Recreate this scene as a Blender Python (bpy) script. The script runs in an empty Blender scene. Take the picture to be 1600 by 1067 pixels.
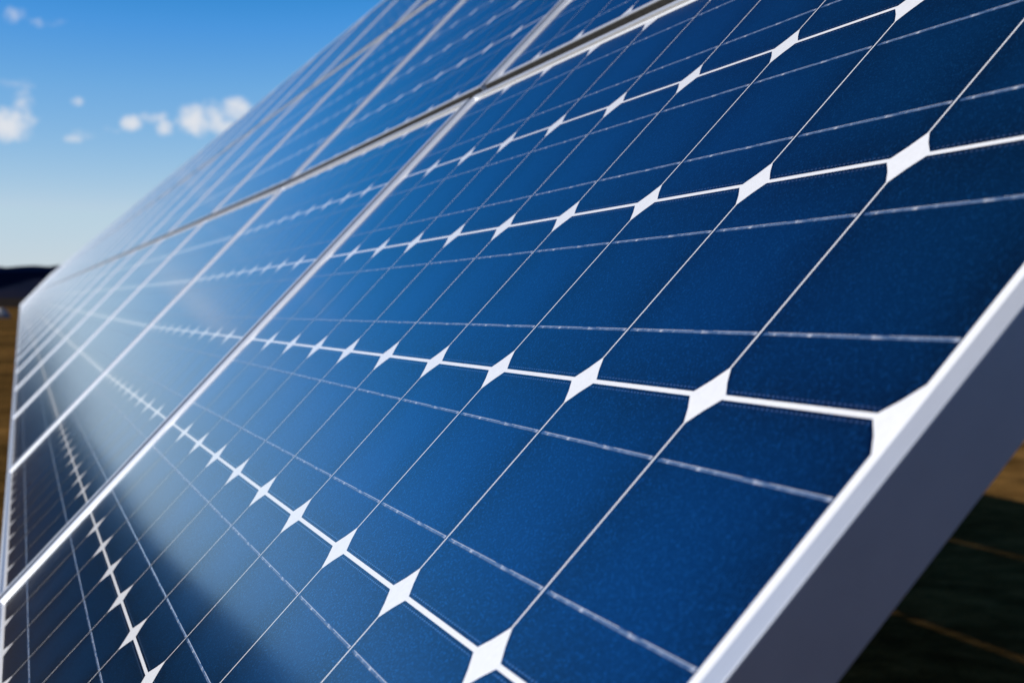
import bpy, math, random
from mathutils import Vector, Matrix
random.seed(7)
C = bpy.data.collections.new('scene_things'); bpy.context.scene.collection.children.link(C)
scn = bpy.context.scene
S = 0.158                                  # one cell pitch in metres; the panel plane is measured in these units
# ---- plane frame: u along the array, v down the slope, w out of the glass (all from a camera fit)
RC = ((-0.32370229, -0.65051201, -0.68705964),     # camera right in (u, v, w)
      (-0.02046521,  0.73080058, -0.68228417),     # camera down
      ( 0.94593763, -0.20679613, -0.24987468))     # camera forward
CAMP = Vector((-2.88259468, 4.19351786, 1.59008582))
FPX, WPX = 2243.6, 1600.0
TILT = math.atan2(RC[0][1], RC[0][2]) + math.pi if False else math.radians(46.56)
UX = Vector((0, 1, 0)); VX = Vector((-math.cos(TILT), 0, -math.sin(TILT))); WX = Vector((-math.sin(TILT), 0, math.cos(TILT)))
CAM_H = 2.11
def plane(u, v, w): return UX*u + VX*v + WX*w
ORG = Vector((0, 0, CAM_H)) - plane(*CAMP)*S      # world place of the plane's origin
# ---- camera
cd = bpy.data.cameras.new('camera'); cam = bpy.data.objects.new('camera', cd); C.objects.link(cam); scn.camera = cam
r, d, f = (plane(*RC[0]), plane(*RC[1]), plane(*RC[2]))
f.normalize(); r = (r - f*r.dot(f)).normalized(); up = r.cross(f)
cam.matrix_world = Matrix(((r.x, up.x, -f.x, 0), (r.y, up.y, -f.y, 0), (r.z, up.z, -f.z, CAM_H), (0, 0, 0, 1)))
cd.sensor_width = 36; cd.lens = FPX/WPX*36; cd.clip_start = 0.02; cd.clip_end = 20000
cd.dof.use_dof = True; cd.dof.focus_distance = 0.97; cd.dof.aperture_fstop = 12.5; cd.dof.aperture_blades = 0
# ---- sun and sky
SUN = Vector((-0.899, 0.02, 0.438)).normalized()
EL = math.asin(SUN.z); AZ = math.atan2(SUN.x, SUN.y)
sl = bpy.data.lights.new('sun', 'SUN'); sl.energy = 4.1; sl.angle = math.radians(0.53); sl.color = (1.0, 0.95, 0.88)
so = bpy.data.objects.new('sun', sl); C.objects.link(so); so.rotation_euler = (-SUN).to_track_quat('-Z', 'Y').to_euler()
scn.view_settings.view_transform = 'Standard'; scn.view_settings.look = 'None'; scn.view_settings.gamma = 1
scn.view_settings.use_curve_mapping = False; scn.view_settings.exposure = 0.0
W = bpy.data.worlds.new('World'); scn.world = W; W.use_nodes = True
nt = W.node_tree; N = nt.nodes; Lk = nt.links
bg = N['Background']; out = N['World Output']
sky = N.new('ShaderNodeTexSky'); sky.sky_type = 'NISHITA'; sky.sun_disc = False
sky.sun_elevation = EL; sky.sun_rotation = AZ; sky.altitude = 900; sky.air_density = 1.0; sky.dust_density = 0.5; sky.ozone_density = 2.2
bg.inputs['Strength'].default_value = 0.11
# clouds: soft noise in the direction of view, gathered round a few bearings
def math_node(tree, op, a, b=None, clamp=False):
    n = tree.nodes.new('ShaderNodeMath'); n.operation = op; n.use_clamp = clamp
    for i, x in enumerate((a, b)):
        if x is None: continue
        if isinstance(x, (int, float)): n.inputs[i].default_value = x
        else: tree.links.new(x, n.inputs[i])
    return n.outputs[0]
def pix_dir(x, y):                           # bearing of something seen at x, y
    return (f + r*((x-800)/FPX) - up*((y-533.5)/FPX)).normalized()
geo = N.new('ShaderNodeNewGeometry'); inc = geo.outputs['Incoming']
neg = N.new('ShaderNodeVectorMath'); neg.operation = 'SCALE'; neg.inputs[3].default_value = -1.0; Lk.new(inc, neg.inputs[0]); DIR = neg.outputs[0]
blobs = [(14, 194, 32, 22, 1.0), (36, 168, 15, 24, .66), (40, 150, 8, 16, .5), (122, 158, 11, 7.5, .85), (118, 216, 18, 7, .55), (142, 210, 24, 9, .56), (170, 202, 16, 7, .5), (205, 192, 16, 12, .95),
         (240, 184, 20, 9, .85), (258, 200, 13, 14, .85), (305, 190, 26, 22, 1.05), (335, 180, 20, 22, .95), (368, 172, 24, 18, 1.05), (350, 196, 36, 14, .9), (10, 25, 40, 14, .5), (65, 35, 50, 8, .42),
         (-10, 132, 90, 8, .33), (60, 128, 70, 6, .2), (-420, 60, 120, 30, .3), (-900, 260, 160, 40, .4),
         (25, 400, 60, 8, .25)]
total = None
for (x, y, sx, sy, amp) in blobs:
    c0 = pix_dir(x, y); right = Vector((c0.y, -c0.x, 0)).normalized(); upv = right.cross(c0).normalized()
    def dotn(vec, off):
        n = N.new('ShaderNodeVectorMath'); n.operation = 'DOT_PRODUCT'; Lk.new(DIR, n.inputs[0]); n.inputs[1].default_value = vec; return n.outputs['Value']
    a = math_node(nt, 'MULTIPLY', dotn(right, 0), FPX/sx); b = math_node(nt, 'MULTIPLY', dotn(upv, 0), FPX/sy)
    q = math_node(nt, 'ADD', math_node(nt, 'MULTIPLY', a, a), math_node(nt, 'MULTIPLY', b, b))
    q = math_node(nt, 'SUBTRACT', 1.3, q)          # >0 inside an ellipse
    q = math_node(nt, 'MAXIMUM', q, -1.2)
    front = math_node(nt, 'GREATER_THAN', dotn(c0, 0), 0.0)
    q = math_node(nt, 'MULTIPLY', math_node(nt, 'ADD', math_node(nt, 'MULTIPLY', q, 1.0), 1.2), math_node(nt, 'MULTIPLY', front, amp))
    total = q if total is None else math_node(nt, 'MAXIMUM', total, q)
noi = N.new('ShaderNodeTexNoise'); noi.inputs['Scale'].default_value = 70; noi.inputs['Detail'].default_value = 7; noi.inputs['Roughness'].default_value = 0.6
Lk.new(DIR, noi.inputs['Vector'])
dens = math_node(nt, 'ADD', math_node(nt, 'SUBTRACT', total, 1.35), math_node(nt, 'MULTIPLY', math_node(nt, 'SUBTRACT', noi.outputs['Fac'], 0.5), 3.6))
mr = N.new('ShaderNodeMapRange'); mr.interpolation_type = 'SMOOTHSTEP'; mr.inputs['From Min'].default_value = -0.6; mr.inputs['From Max'].default_value = 1.55
mr.inputs['To Max'].default_value = 0.9; Lk.new(dens, mr.inputs['Value'])
cf = math_node(nt, 'MULTIPLY', mr.outputs[0], math_node(nt, 'GREATER_THAN', total, 0.001))
SK = 0.11; SG = 1.65; SA = 2.05               # the sky's colour deepened the way a polarising filter does
vm = N.new('ShaderNodeVectorMath'); vm.operation = 'MULTIPLY'; Lk.new(sky.outputs[0], vm.inputs[0]); vm.inputs[1].default_value = (SK, SK*.95, SK*1.03)
gm = N.new('ShaderNodeGamma'); gm.inputs['Gamma'].default_value = SG; Lk.new(vm.outputs[0], gm.inputs['Color'])
v2 = N.new('ShaderNodeVectorMath'); v2.operation = 'SCALE'; v2.inputs[3].default_value = SA/SK; Lk.new(gm.outputs[0], v2.inputs[0])
cu = N.new('ShaderNodeRGBCurve'); v2.inputs[3].default_value = SA
CURVES = (((0, 0), (.03, .003), (.07, .007), (.12, .018), (.153, .066), (.22, .165), (.479, .47), (.783, .57), (1, .62)),
          ((0, 0), (.10, .045), (.20, .150), (.314, .300), (.41, .40), (.737, .64), (.922, .67), (1, .68)),
          ((0, 0), (.25, .13), (.50, .42), (.716, .72), (.83, .745), (1, .77)))
for k, pts in enumerate(CURVES):
    cv_ = cu.mapping.curves[k]
    while len(cv_.points) < len(pts): cv_.points.new(.5, .5)
    for q, (a, b) in zip(cv_.points, pts): q.location = (a, b); q.handle_type = 'VECTOR'
cu.mapping.extend = 'HORIZONTAL'; cu.mapping.update(); Lk.new(v2.outputs[0], cu.inputs['Color'])
v3 = N.new('ShaderNodeVectorMath'); v3.operation = 'SCALE'; v3.inputs[3].default_value = 1/SK; Lk.new(cu.outputs[0], v3.inputs[0])
class hs: outputs = [v3.outputs[0]]
mx = N.new('ShaderNodeMix'); mx.data_type = 'RGBA'; Lk.new(cf, mx.inputs[0]); Lk.new(hs.outputs[0], mx.inputs[6]); mx.inputs[7].default_value = (7.3, 7.35, 7.6, 1)
Lk.new(mx.outputs[2], bg.inputs['Color'])

# ================= materials
def mat(name):
    m = bpy.data.materials.new(name); m.use_nodes = True
    return m, m.node_tree, m.node_tree.nodes['Principled BSDF']
def ramp(t, fac, stops):
    n = t.nodes.new('ShaderNodeValToRGB'); t.links.new(fac, n.inputs[0]); e = n.color_ramp.elements
    while len(e) < len(stops): e.new(0.5)
    for i, (p, c) in enumerate(stops): e[i].position = p; e[i].color = (*c, 1)
    return n.outputs[0]
def noise(t, vec, scale, detail=3, rough=.5, out='Fac'):
    n = t.nodes.new('ShaderNodeTexNoise'); n.inputs['Scale'].default_value = scale; n.inputs['Detail'].default_value = detail
    n.inputs['Roughness'].default_value = rough; t.links.new(vec, n.inputs['Vector']); return n.outputs[out]
def bump(t, h, strength, dist):
    n = t.nodes.new('ShaderNodeBump'); n.inputs['Strength'].default_value = strength; n.inputs['Distance'].default_value = dist
    t.links.new(h, n.inputs['Height']); return n.outputs[0]
def position(t): return t.nodes.new('ShaderNodeNewGeometry').outputs['Position']
def objco(t): return t.nodes.new('ShaderNodeTexCoord').outputs['Object']
def mixc(t, fac, a, b):
    n = t.nodes.new('ShaderNodeMix'); n.data_type = 'RGBA'
    for k, x in ((0, fac), (6, a), (7, b)):
        if isinstance(x, (int, float)): n.inputs[k].default_value = x
        elif isinstance(x, tuple): n.inputs[k].default_value = (*x, 1)
        else: t.links.new(x, n.inputs[k])
    return n.outputs[2]
COAT_IOR = 1.36
def glass_coat(t, b):                          # the textured cover glass bonded to the cells
    p = position(t)
    h = math_node(t, 'ADD', noise(t, p, 700, 2), math_node(t, 'MULTIPLY', noise(t, p, 130, 2), 0.9))
    b.inputs['Coat Weight'].default_value = 1.0; b.inputs['Coat Roughness'].default_value = 0.12; b.inputs['Coat IOR'].default_value = COAT_IOR
    t.links.new(bump(t, h, 0.25, 0.00004), b.inputs['Coat Normal'])
m_cell, t, b = mat('monocrystalline_cell'); oc = objco(t)
sep = t.nodes.new('ShaderNodeSeparateXYZ'); t.links.new(oc, sep.inputs[0]); X, Y = sep.outputs[0], sep.outputs[1]
ax = math_node(t, 'ABSOLUTE', X); ay = math_node(t, 'ABSOLUTE', Y)
CU, CV = 0.9900*S/2, (1.013-0.0185)*S/2         # half size of a cell
edge = math_node(t, 'MAXIMUM', math_node(t, 'DIVIDE', ax, CU), math_node(t, 'DIVIDE', ay, CV))
edge = math_node(t, 'ADD', edge, math_node(t, 'MULTIPLY', math_node(t, 'SUBTRACT', noise(t, position(t), 22, 3), .5), 0.5))
col = ramp(t, edge, [(0.30, (0.0, 0.080, 0.215)), (0.80, (0.0, 0.038, 0.112)), (1.0, (0.004, 0.011, 0.042))])
info = t.nodes.new('ShaderNodeObjectInfo')
hsv = t.nodes.new('ShaderNodeHueSaturation'); t.links.new(col, hsv.inputs['Color'])
t.links.new(math_node(t, 'ADD', math_node(t, 'MULTIPLY', info.outputs['Random'], 0.4), 0.8), hsv.inputs['Value'])
# glints of the etched silicon, painted into the colour as bright specks
vor = t.nodes.new('ShaderNodeTexVoronoi'); vor.inputs['Scale'].default_value = 1300; t.links.new(position(t), vor.inputs['Vector'])
sp = t.nodes.new('ShaderNodeSeparateColor'); t.links.new(vor.outputs['Color'], sp.inputs[0])
spark = math_node(t, 'POWER', sp.outputs[0], 9)
col = mixc(t, math_node(t, 'MULTIPLY', spark, 0.75), hsv.outputs[0], (0.05, 0.40, 0.80))
# silver fingers across the cell, joined in pairs at the cell's edge
ph = math_node(t, 'FRACT', math_node(t, 'DIVIDE', math_node(t, 'ADD', X, 1.0), 0.00207))
fin = math_node(t, 'SUBTRACT', 1.0, math_node(t, 'MULTIPLY', math_node(t, 'ABSOLUTE', math_node(t, 'SUBTRACT', ph, 0.5)), 2.0))
fin = math_node(t, 'POWER', fin, 3.0)
inb = math_node(t, 'LESS_THAN', ay, CV-0.0019)
inb2 = math_node(t, 'LESS_THAN', math_node(t, 'ADD', ax, ay), CU+CV-0.0185)
inb = math_node(t, 'MULTIPLY', inb, inb2)
fin = math_node(t, 'MULTIPLY', fin, inb)
col = mixc(t, math_node(t, 'MULTIPLY', fin, 0.6), col, (0.05, 0.30, 0.55))
ph2 = math_node(t, 'FRACT', math_node(t, 'DIVIDE', math_node(t, 'ADD', X, 1.0), 0.00414))
dot = math_node(t, 'MULTIPLY', math_node(t, 'LESS_THAN', math_node(t, 'ABSOLUTE', math_node(t, 'SUBTRACT', ph2, 0.5)), 0.24), math_node(t, 'GREATER_THAN', ay, CV-0.0027))
dot = math_node(t, 'MULTIPLY', dot, inb)
col = mixc(t, math_node(t, 'MULTIPLY', dot, 0.8), col, (0.50, 0.66, 0.85))
t.links.new(col, b.inputs['Base Color'])
b.inputs['Metallic'].default_value = 0.93; b.inputs['Roughness'].default_value = 0.3
glass_coat(t, b)
m_back, t, b = mat('white_backsheet'); p = position(t)
t.links.new(ramp(t, noise(t, p, 300, 3), [(0.3, (0.79, 0.80, 0.82)), (0.7, (0.84, 0.85, 0.87))]), b.inputs['Base Color']); b.inputs['Roughness'].default_value = 0.7
glass_coat(t, b)
m_bus, t, b = mat('tinned_ribbon'); p = objco(t)
mp = t.nodes.new('ShaderNodeMapping'); mp.inputs['Scale'].default_value = (1, .5, 1); t.links.new(p, mp.inputs[0])
nz = noise(t, mp.outputs[0], 75, 4, .62)
sy = t.nodes.new('ShaderNodeSeparateXYZ'); t.links.new(p, sy.inputs[0])
line = math_node(t, 'GREATER_THAN', sy.outputs[1], 0.00055)              # a highlight painted into the colour along one edge
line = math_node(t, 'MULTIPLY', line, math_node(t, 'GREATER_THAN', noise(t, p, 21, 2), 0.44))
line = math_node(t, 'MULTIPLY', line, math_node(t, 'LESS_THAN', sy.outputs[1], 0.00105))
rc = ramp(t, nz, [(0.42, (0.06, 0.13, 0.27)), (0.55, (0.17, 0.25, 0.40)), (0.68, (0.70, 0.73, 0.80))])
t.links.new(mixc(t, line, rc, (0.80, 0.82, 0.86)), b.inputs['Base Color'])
b.inputs['Metallic'].default_value = 0.35; b.inputs['Roughness'].default_value = 0.45
t.links.new(bump(t, nz, 0.6, 0.0006), b.inputs['Normal'])
glass_coat(t, b)
m_frame, t, b = mat('anodised_aluminium'); p = position(t)
mp = t.nodes.new('ShaderNodeMapping'); mp.inputs['Scale'].default_value = (1, 1, 1); t.links.new(p, mp.inputs[0])
t.links.new(ramp(t, noise(t, p, 35, 5, .6), [(0.3, (0.71, 0.735, 0.765)), (0.7, (0.77, 0.795, 0.82))]), b.inputs['Base Color'])
b.inputs['Metallic'].default_value = 0.62; b.inputs['Roughness'].default_value = 0.42
t.links.new(bump(t, noise(t, p, 1800, 2), 0.05, 0.0001), b.inputs['Normal'])
m_gap_shade, t, b = mat('gap_shade_grey'); p = position(t)  # dark grey standing in for shade on the face between rows
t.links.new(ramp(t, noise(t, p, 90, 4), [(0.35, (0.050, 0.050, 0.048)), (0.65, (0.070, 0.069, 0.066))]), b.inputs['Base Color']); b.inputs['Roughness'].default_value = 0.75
m_steel, t, b = mat('galvanised_steel'); p = position(t)
t.links.new(ramp(t, noise(t, p, 60, 3), [(0.35, (0.22, 0.23, 0.24)), (0.65, (0.36, 0.37, 0.38))]), b.inputs['Base Color']); b.inputs['Metallic'].default_value = 0.7; b.inputs['Roughness'].default_value = 0.5
m_conc, t, b = mat('concrete'); p = position(t)
t.links.new(ramp(t, noise(t, p, 9, 6, .65), [(0.3, (0.26, 0.26, 0.26)), (0.7, (0.40, 0.40, 0.39))]), b.inputs['Base Color']); b.inputs['Roughness'].default_value = 0.9
m_ground, t, b = mat('dry_meadow'); p = position(t)
n1 = noise(t, p, 0.5, 6, .62); n2 = noise(t, p, 3.2, 6, .7); n3 = noise(t, p, 40, 4, .6)
c1 = ramp(t, n1, [(0.36, (0.035, 0.030, 0.007)), (0.46, (0.17, 0.088, 0.024)), (0.56, (0.50, 0.26, 0.07)), (0.68, (0.07, 0.042, 0.014))])
c2 = ramp(t, n2, [(0.3, (0.040, 0.022, 0.007)), (0.5, (0.22, 0.110, 0.030)), (0.72, (0.50, 0.26, 0.075))])
n4 = noise(t, p, 0.09, 4, .6); cc = mixc(t, 0.5, mixc(t, ramp(t, n4, [(0.42, (0, 0, 0)), (0.56, (1, 1, 1))]), c1, (0.045, 0.032, 0.010)), c2); c3 = ramp(t, n3, [(0.25, (0.5, 0.5, 0.5)), (0.7, (1.0, 1.0, 1.0))])
mm = t.nodes.new('ShaderNodeMix'); mm.data_type = 'RGBA'; mm.blend_type = 'MULTIPLY'; mm.inputs[0].default_value = 1
t.links.new(cc, mm.inputs[6]); t.links.new(c3, mm.inputs[7]); 
sy_ = t.nodes.new('ShaderNodeSeparateXYZ'); t.links.new(p, sy_.inputs[0])
plough = t.nodes.new('ShaderNodeMapRange'); t.links.new(math_node(t, 'ADD', sy_.outputs[1], math_node(t, 'MULTIPLY', noise(t, p, .02, 3), 90)), plough.inputs[0]); plough.inputs[1].default_value = 300; plough.inputs[2].default_value = 345

wob = math_node(t, 'MULTIPLY', noise(t, p, .15, 3), 8)
heath = math_node(t, 'LESS_THAN', math_node(t, 'ADD', sy_.outputs[0], wob), -8)
back = math_node(t, 'LESS_THAN', math_node(t, 'ADD', sy_.outputs[1], wob), 1)
dark = math_node(t, 'MAXIMUM', plough.outputs[0], math_node(t, 'MAXIMUM', heath, back))
t.links.new(mixc(t, back, mixc(t, dark, mm.outputs[2], (0.030, 0.024, 0.020)), (0.115, 0.085, 0.065)), b.inputs['Base Color']); b.inputs['Roughness'].default_value = 0.95
b.inputs['Specular IOR Level'].default_value = 0.0
t.links.new(bump(t, math_node(t, 'ADD', n2, n3), 0.6, 0.08), b.inputs['Normal'])
m_hill, t, b = mat('wooded_hills'); p = position(t)
t.links.new(ramp(t, noise(t, p, 0.02, 6, .65), [(0.35, (0.008, 0.013, 0.028)), (0.6, (0.015, 0.018, 0.036)), (0.75, (0.025, 0.020, 0.026))]), b.inputs['Base Color'])
b.inputs['Roughness'].default_value = 1.0; b.inputs['Specular IOR Level'].default_value = 0.0

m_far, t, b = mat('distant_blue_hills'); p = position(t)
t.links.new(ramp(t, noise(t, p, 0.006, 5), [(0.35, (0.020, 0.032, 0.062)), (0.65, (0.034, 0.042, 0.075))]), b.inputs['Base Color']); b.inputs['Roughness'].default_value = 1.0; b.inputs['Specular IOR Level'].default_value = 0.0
# ================= helpers
def mesh_ob(name, verts, faces, m, parent=None, smooth=False):
    me = bpy.data.meshes.new(name); me.from_pydata([tuple(v) for v in verts], [], faces); me.materials.append(m); me.update()
    o = bpy.data.objects.new(name, me); C.objects.link(o); o.parent = parent
    if smooth: me.polygons.foreach_set('use_smooth', [True]*len(me.polygons))
    return o
def box(vs, fs, x0, x1, y0, y1, z0, z1, M=None):
    k = len(vs); pts = [Vector((x, y, z)) for z in (z0, z1) for x, y in ((x0, y0), (x1, y0), (x1, y1), (x0, y1))]
    vs += [M @ q if M else q for q in pts]
    fs += [tuple(k+i for i in q) for q in ((0, 3, 2, 1), (4, 5, 6, 7), (0, 1, 5, 4), (1, 2, 6, 5), (2, 3, 7, 6), (3, 0, 4, 7))]
# ================= one panel.  Local x = -u, y = up the slope, z = out of the glass; root at the middle of the lower edge
PU = 1.0; PV = 1.013                            # cell pitches
SX, SY = 0.151, 0.090                           # cell field to outer edge, at the ends / along the long sides
LIPX, LIPY = 0.098, 0.053
TOP = 0.022; DEPTH = -0.196
LX = 10 + 2*SX; LY = 6*PV + 2*SY                # panel outline
GAPU, GAPV = 0.165, 0.152
def frame_mesh():
    # rings: (x inset, y inset, z)
    rings = [(0, 0, DEPTH), (0, 0, TOP-.004), (.0012, .0012, TOP-.0012), (.004, .004, TOP), (LIPX-.019, LIPY-.010, TOP), (LIPX-.015, LIPY-.007, TOP-.002), (LIPX-.002, LIPY-.001, .003), (LIPX, LIPY, .0003),
             (LIPX, LIPY, -.03), (.012, .012, -.03), (.012, .012, DEPTH+.012), (.18, .18, DEPTH+.012), (.18, .18, DEPTH)]
    vs = []; fs = []
    for ix, iy, z in rings:
        for sx, sy in ((-1, -1), (1, -1), (1, 1), (-1, 1)):
            vs.append(Vector((sx*(LX/2-ix), LY/2 + sy*(LY/2-iy), z))*S)
    n = len(rings)
    for i in range(n):
        for k in range(4):
            a = i*4+k; c = i*4+(k+1) % 4; j = (i+1) % n
            fs.append((a, c, j*4+(k+1) % 4, j*4+k))
    return vs, fs
def sheet_mesh():
    x = LX/2-LIPX+.01; y0, y1 = LIPY-.01, LY-LIPY+.01; vs = []; fs = []
    box(vs, fs, -x*S, x*S, y0*S, y1*S, -.02*S, 0)
    return vs, fs
def cell_outline():
    cx, cy, ch = CU, CV, 0.0160
    pts = []
    for sx, sy in ((1, -1), (1, 1), (-1, 1), (-1, -1)):
        a = Vector((sx*cx, sy*(cy-ch))); b_ = Vector((sx*(cx-ch), sy*cy)); mid = (a+b_)/2 + Vector((sx, sy)).normalized()*0.0007
        pts += [a, mid, b_] if sx*sy > 0 else [b_, mid, a]
    return pts
def cell_mesh(ox=0, oy=0, vs=None, fs=None):
    vs = [] if vs is None else vs; fs = [] if fs is None else fs; k = len(vs); pts = cell_outline(); n = len(pts)
    z0, z1 = 0.00001, 0.00005
    for z in (z0, z1):
        for q in pts: vs.append(Vector((q.x+ox, q.y+oy, z)))
    fs.append(tuple(k+n+i for i in range(n)))
    for i in range(n): fs.append((k+i, k+(i+1) % n, k+n+(i+1) % n, k+n+i))
    return vs, fs
def ribbon_mesh():                              # lies on the cell, dips towards the next one
    vs = []; fs = []; w = 0.0010; n = 26
    rnd = random.Random(3)
    xs = [-CU+0.0040 + (2*CU-0.0055)*i/n for i in range(n+1)]
    for i, x in enumerate(xs):
        j = 0
        zt = 0.00026 if 0 < i < n else 0.00012
        for (y, z) in ((-w+j, .00006), (-w*.8+j, zt), (0+j, zt+.00005), (w*.8+j, zt), (w+j, .00006)): vs.append(Vector((x, y, z)))
    for i in range(n):
        for k in range(4):
            a = i*5+k; fs.append((a, a+5, a+6, a+1))
    return vs, fs
def tag(o, label=None, cat=None, group=None, kind=None):
    for k, v in (('label', label), ('category', cat), ('group', group), ('kind', kind)):
        if v: o[k] = v
fv, ff = frame_mesh(); sv, sf = sheet_mesh(); cv, cfx = cell_mesh(); rv, rf = ribbon_mesh()
def new_mesh(name, vs, fs, m):
    me = bpy.data.meshes.new(name); me.from_pydata([tuple(v) for v in vs], [], fs); me.materials.append(m); me.update(); return me
me_frame = new_mesh('frame', fv, ff, m_frame); me_sheet = new_mesh('backsheet', sv, sf, m_back)
me_cell = new_mesh('solar_cell', cv, cfx, m_cell); me_rib = new_mesh('busbar', rv, rf, m_bus)
me_end = None
def cell_pos(i, j):                              # i from the near end, j from the top
    return ((LX/2 - SX - .5 - i)*S, (LY - SY - (.5 + j)*PV)*S)
# many cells in one sheet for far panels (same cells, too small in the picture to be told apart)
avs, afs = [], []
for i in range(10):
    for j in range(6):
        cell_mesh(*cell_pos(i, j), avs, afs)
# the far sheet needs its own cell coordinates: a copy of the cell material measured modulo the pitch
m_cells = m_cell.copy(); m_cells.name = 'monocrystalline_cells_far'
t = m_cells.node_tree
for n in list(t.nodes):
    if n.type == 'SEPXYZ':
        src = n.inputs[0].links[0].from_socket
        vm = t.nodes.new('ShaderNodeVectorMath'); vm.operation = 'ADD'; t.links.new(src, vm.inputs[0]); vm.inputs[1].default_value = (50*S*PU, -SY*S + 60*S*PV, 0)
        vw = t.nodes.new('ShaderNodeVectorMath'); vw.operation = 'MODULO'; t.links.new(vm.outputs[0], vw.inputs[0]); vw.inputs[1].default_value = (S*PU, S*PV, 10)
        vs_ = t.nodes.new('ShaderNodeVectorMath'); vs_.operation = 'SUBTRACT'; t.links.new(vw.outputs[0], vs_.inputs[0]); vs_.inputs[1].default_value = (S*PU/2, S*PV/2, 0)
        t.links.new(vs_.outputs[0], n.inputs[0]); break
me_cells = new_mesh('solar_cells', avs, afs, m_cells)
rlv, rlf = [], []
for i in range(10):
    for j in range(6):
        for s in (-1, 1):
            k = len(rlv); px, py = cell_pos(i, j)
            rlv += [Vector((q.x+px, q.y+py+s*0.25*PV*S*1.0, q.z)) for q in rv]; rlf += [tuple(k+a for a in q) for q in rf]
me_ribs = new_mesh('busbars', rlv, rlf, m_bus)
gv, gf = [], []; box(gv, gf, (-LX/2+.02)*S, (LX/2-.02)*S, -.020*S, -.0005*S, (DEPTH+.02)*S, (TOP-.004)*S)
me_shade_strip = new_mesh('gap_shade_strip', gv, gf, m_gap_shade)  # dark strip that paints shade onto the frame face in the row gap
def link(name, me, parent, loc=(0, 0, 0)):
    o = bpy.data.objects.new(name, me); C.objects.link(o); o.parent = parent; o.location = loc; return o
ONES = ['', 'first', 'second', 'third', 'fourth', 'fifth', 'sixth', 'seventh', 'eighth', 'ninth', 'tenth', 'eleventh', 'twelfth', 'thirteenth', 'fourteenth', 'fifteenth', 'sixteenth', 'seventeenth', 'eighteenth', 'nineteenth']
TENS = {2: 'twent', 3: 'thirt', 4: 'fort', 5: 'fift', 6: 'sixt', 7: 'sevent'}
def ordinal(n):
    if n < 20: return ONES[n]
    return TENS[n//10] + ('ieth' if n % 10 == 0 else 'y-' + ONES[n % 10])
NCOL = 64; ROWN = ('lowest row', 'middle row', 'top row'); KINK = 2
PITCHU = LX + GAPU; PITCHV = LY + GAPV
RISE = 0.0076                                     # the table climbs with the meadow from the third column on
def rise(u): return max(0.0, u - (KINK*PITCHU - SX - GAPU/2))*RISE
rotm = Matrix((-UX, -VX, WX)).transposed().to_4x4()
for c in range(NCOL):
    for rw in range(3):
        uc = -SX + c*PITCHU + LX/2
        vb = 6*PV + SY - rw*PITCHV                # lower edge in v
        loc = ORG + plane(uc, vb, 0)*S; loc.z += rise(uc)*S
        root = bpy.data.objects.new('solar_panel', None); C.objects.link(root); root.empty_display_size = .1
        pitch = Matrix.Rotation(math.atan(RISE), 4, 'X') if c >= KINK else Matrix.Identity(4)
        jit = Matrix.Rotation(math.radians(random.uniform(-.02, .02)), 4, 'Y') if c > 0 and not (c < 2 and rw == 0) else Matrix.Identity(4)
        root.matrix_world = Matrix.Translation(loc) @ pitch @ rotm @ jit
        look = 'in sharp focus' if c == 0 and rw == 0 else 'with aluminium frame'
        if c == 0: lab = f'blue solar panel {look}, near right end of {ROWN[rw]}'
        else: lab = f'blue solar panel in the {ROWN[rw]} of the array, {ordinal(c+1)} from near right end'
        tag(root, lab, 'solar panel', 'framed blue solar panels of the tilted array')
        link('frame', me_frame, root); link('backsheet', me_sheet, root)
        if rw > 0: link('gap_shade_strip', me_shade_strip, root)
        if c < 4 - (rw > 0):
            for i in range(10):
                for j in range(6):
                    px, py = cell_pos(i, j)
                    ce = link('solar_cell', me_cell, root, (px, py, 0))
                    if c < 2:
                        for s in (-1, 1):
                            link('busbar', me_rib, ce, (0, s*0.25*PV*S, 0))
            if c >= 2: o = link('busbar', me_ribs, root); o['kind'] = 'stuff'
        else:
            o = link('solar_cell', me_cells, root); o['kind'] = 'stuff'
            if c < 8: o = link('busbar', me_ribs, root); o['kind'] = 'stuff'

# ================= the rack under the panels: purlins along the array, posts further in
def steel_run(name, u0, u1, v, w0, w1, hv, lab, cat, grp):
    vs = []; fs = []
    M = Matrix.Translation(ORG) @ Matrix((UX, VX, WX)).transposed().to_4x4()
    for a, b_ in ((u0, min(u1, KINK*PITCHU)), (KINK*PITCHU, u1)):
        if b_ <= a: continue
        k = len(vs); box(vs, fs, a*S, b_*S, (v-hv)*S, (v+hv)*S, w0*S, w1*S, M)
        for q in vs[k:]: q.z += rise((q.y-ORG.y)/S)*S
    o = mesh_ob(name, vs, fs, m_steel); tag(o, lab, cat, grp); return o
for rw in range(3):
    for fr, nm in ((0.24, 'upper'), (0.78, 'lower')):
        v = -SY - rw*PITCHV + fr*LY
        steel_run('purlin', 1.0, NCOL*PITCHU-1, v, DEPTH-.58, DEPTH-.27, .13, f'long galvanised purlin behind the {nm} half of the panels in the {ROWN[rw]}', 'purlin', 'purlins behind the panels')
me_blocker = None
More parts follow.
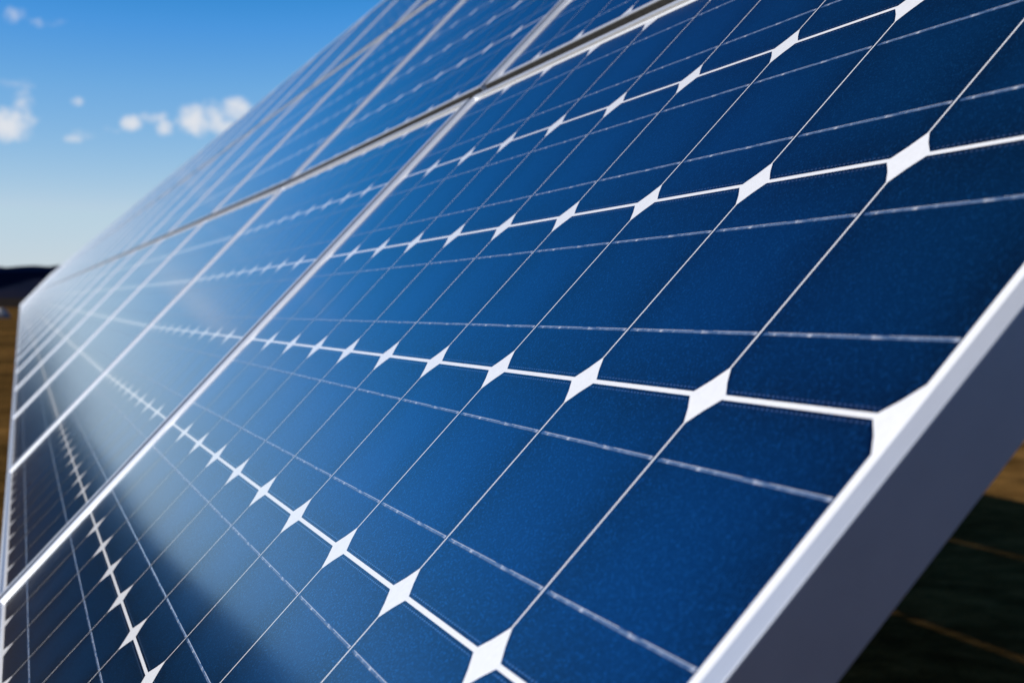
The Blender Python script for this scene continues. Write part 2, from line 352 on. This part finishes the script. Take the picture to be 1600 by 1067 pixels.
for c in range(NCOL-1):  # unseen bars added behind the joints to stop sun streaks on the ground
    u = -SX + (c+1)*PITCHU - GAPU/2
    if me_blocker is None:
        vs = []; fs = []; box(vs, fs, -.16*S, .16*S, -.1*S, (2*PITCHV+LY-.2)*S, (DEPTH-.26)*S, (DEPTH-.012)*S); me_blocker = new_mesh('sun_blocker', vs, fs, m_steel)
    o = bpy.data.objects.new('sun_blocker', me_blocker); C.objects.link(o)
    loc = ORG + plane(u, 6*PV+SY-.1, 0)*S; loc.z += rise(u)*S
    o.matrix_world = Matrix.Translation(loc) @ rotm
    tag(o, f'unseen steel bar added to block sun behind the {ordinal(c+1)} upright joint between panels, counted from near end', 'rail', 'sun blockers behind the joints')
k = 0
for u in range(24, int(NCOL*PITCHU)-10, 26):
    k += 1
    top = ORG + plane(u, -3.2, -1.1)*S; base = Vector((top.x, top.y, 0)); zt = top.z + rise(u)*S
    root = bpy.data.objects.new('support_post', None); C.objects.link(root); root.location = (base.x, base.y, ground_z(base.x, base.y) if False else 0)
    tag(root, f'galvanised steel post with sloping rafter under the array, {ordinal(k)} from the near end', 'post', 'support posts under the array')
    vs = []; fs = []; box(vs, fs, -.06, .06, -.05, .05, -.4, zt); mesh_ob('column', vs, fs, m_steel, root)
    vs = []; fs = []; M = Matrix.Translation(ORG - base) @ Matrix((UX, VX, WX)).transposed().to_4x4()
    box(vs, fs, (u-.25)*S, (u+.25)*S, -12.2*S, 5.6*S, (DEPTH-1.3)*S, (DEPTH-.59)*S, M)
    for q in vs: q.z += rise(u)*S
    mesh_ob('rafter', vs, fs, m_steel, root)

# ================= ground, hills
def terrain(x, y):
    z = max(0.0, y-3)*0.0076 + max(0.0, math.hypot(x, y)-160)*0.004
    return z
def grid(name, xs, ys, fn, m):
    vs = [Vector((x, y, fn(x, y))) for y in ys for x in xs]; nx = len(xs)
    fs = [(j*nx+i, j*nx+i+1, (j+1)*nx+i+1, (j+1)*nx+i) for j in range(len(ys)-1) for i in range(nx-1)]
    return mesh_ob(name, vs, fs, m, smooth=True)
def spaced(n, far): return [math.copysign(abs(k/n)**3*far, k) for k in range(-n, n+1)]
gx = spaced(60, 6000)
from mathutils import noise as mn
def gz(x, y): return min(terrain(x, y), 14) + mn.noise(Vector((x*.35, y*.35, 0)))*0.035 + mn.noise(Vector((x*.03, y*.03, 4)))*0.12*min(1, math.hypot(x, y)/30)
gr = grid('ground', gx, gx, gz, m_ground); gr['kind'] = 'structure'
def bank(a):                                    # the wooded slope climbs left of the picture (it shows as the dark reflection in the glass)
    pts = ((-181, 6), (-140, 5), (-60, 3.6), (-30, 5.2), (-18, 4.6), (-14, 3.4), (-12, 2.4), (-10, 1.5), (-8, .9), (-5, .25), (-2, 0), (60, 0), (120, 4), (181, 6))  # rise behind the camera is unseen, added to darken the frame's side face
    for (a0, b0), (a1, b1) in zip(pts, pts[1:]):
        if a0 <= a <= a1: return b0 + (b1-b0)*(a-a0)/(a1-a0)
    return 0
def ridge(name, dist, h0, seed, thick):
    vs = []; fs = []; n = 720
    for i in range(n+1):
        a = math.radians(-180 + 360*i/n)
        h = h0*(1 + 1.32*bank(math.degrees(a)))*(1 + .10*mn.noise(Vector((a*5, seed, 0))) + .08*mn.noise(Vector((a*19, seed, 3))) + .07*mn.noise(Vector((a*75, seed, 5))))
        for k, (dd, hh) in enumerate(((0, 0), (.18, .35), (.4, .72), (.65, .95), (.85, 1.0), (1.2, .6))):
            rr = dist + thick*dd
            vs.append(Vector((math.sin(a)*rr, math.cos(a)*rr, -2 + (h+2)*hh if k else -2)))
    for i in range(n):
        for k in range(5):
            a = i*6+k; fs.append((a, a+1, a+7, a+6))
    o = mesh_ob(name, vs, fs, m_hill, smooth=True); o['kind'] = 'structure'; return o
ridge('hills', 700, 26.5, 1.3, 400)
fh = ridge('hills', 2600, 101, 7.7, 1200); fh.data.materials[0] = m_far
# pale boulder in the meadow, low concrete wall
def rock(x, y, rx, ry, rz, lab):
    vs = []; fs = []; n, m_ = 18, 10
    for i in range(m_+1):
        th = math.pi*i/m_
        for k in range(n):
            ph = 2*math.pi*k/n; d_ = Vector((math.sin(th)*math.cos(ph), math.sin(th)*math.sin(ph), math.cos(th)))
            s = 1 + .25*mn.noise(d_*1.7 + Vector((x, y, 0))) + .08*mn.noise(d_*5)
            vs.append(Vector((d_.x*rx*s, d_.y*ry*s, d_.z*rz*s)))
    for i in range(m_):
        for k in range(n): fs.append((i*n+k, (i+1)*n+k, (i+1)*n+(k+1) % n, i*n+(k+1) % n))
    o = mesh_ob('boulder', vs, fs, m_conc, smooth=False); o.location = (x, y, gz(x, y)+rz*.3); tag(o, lab, 'boulder'); return o
bd = pix_dir(2, 489)
rock(bd.x/bd.y*165, 165, .9, .8, .8, 'pale boulder lying in the brown meadow left of the array')
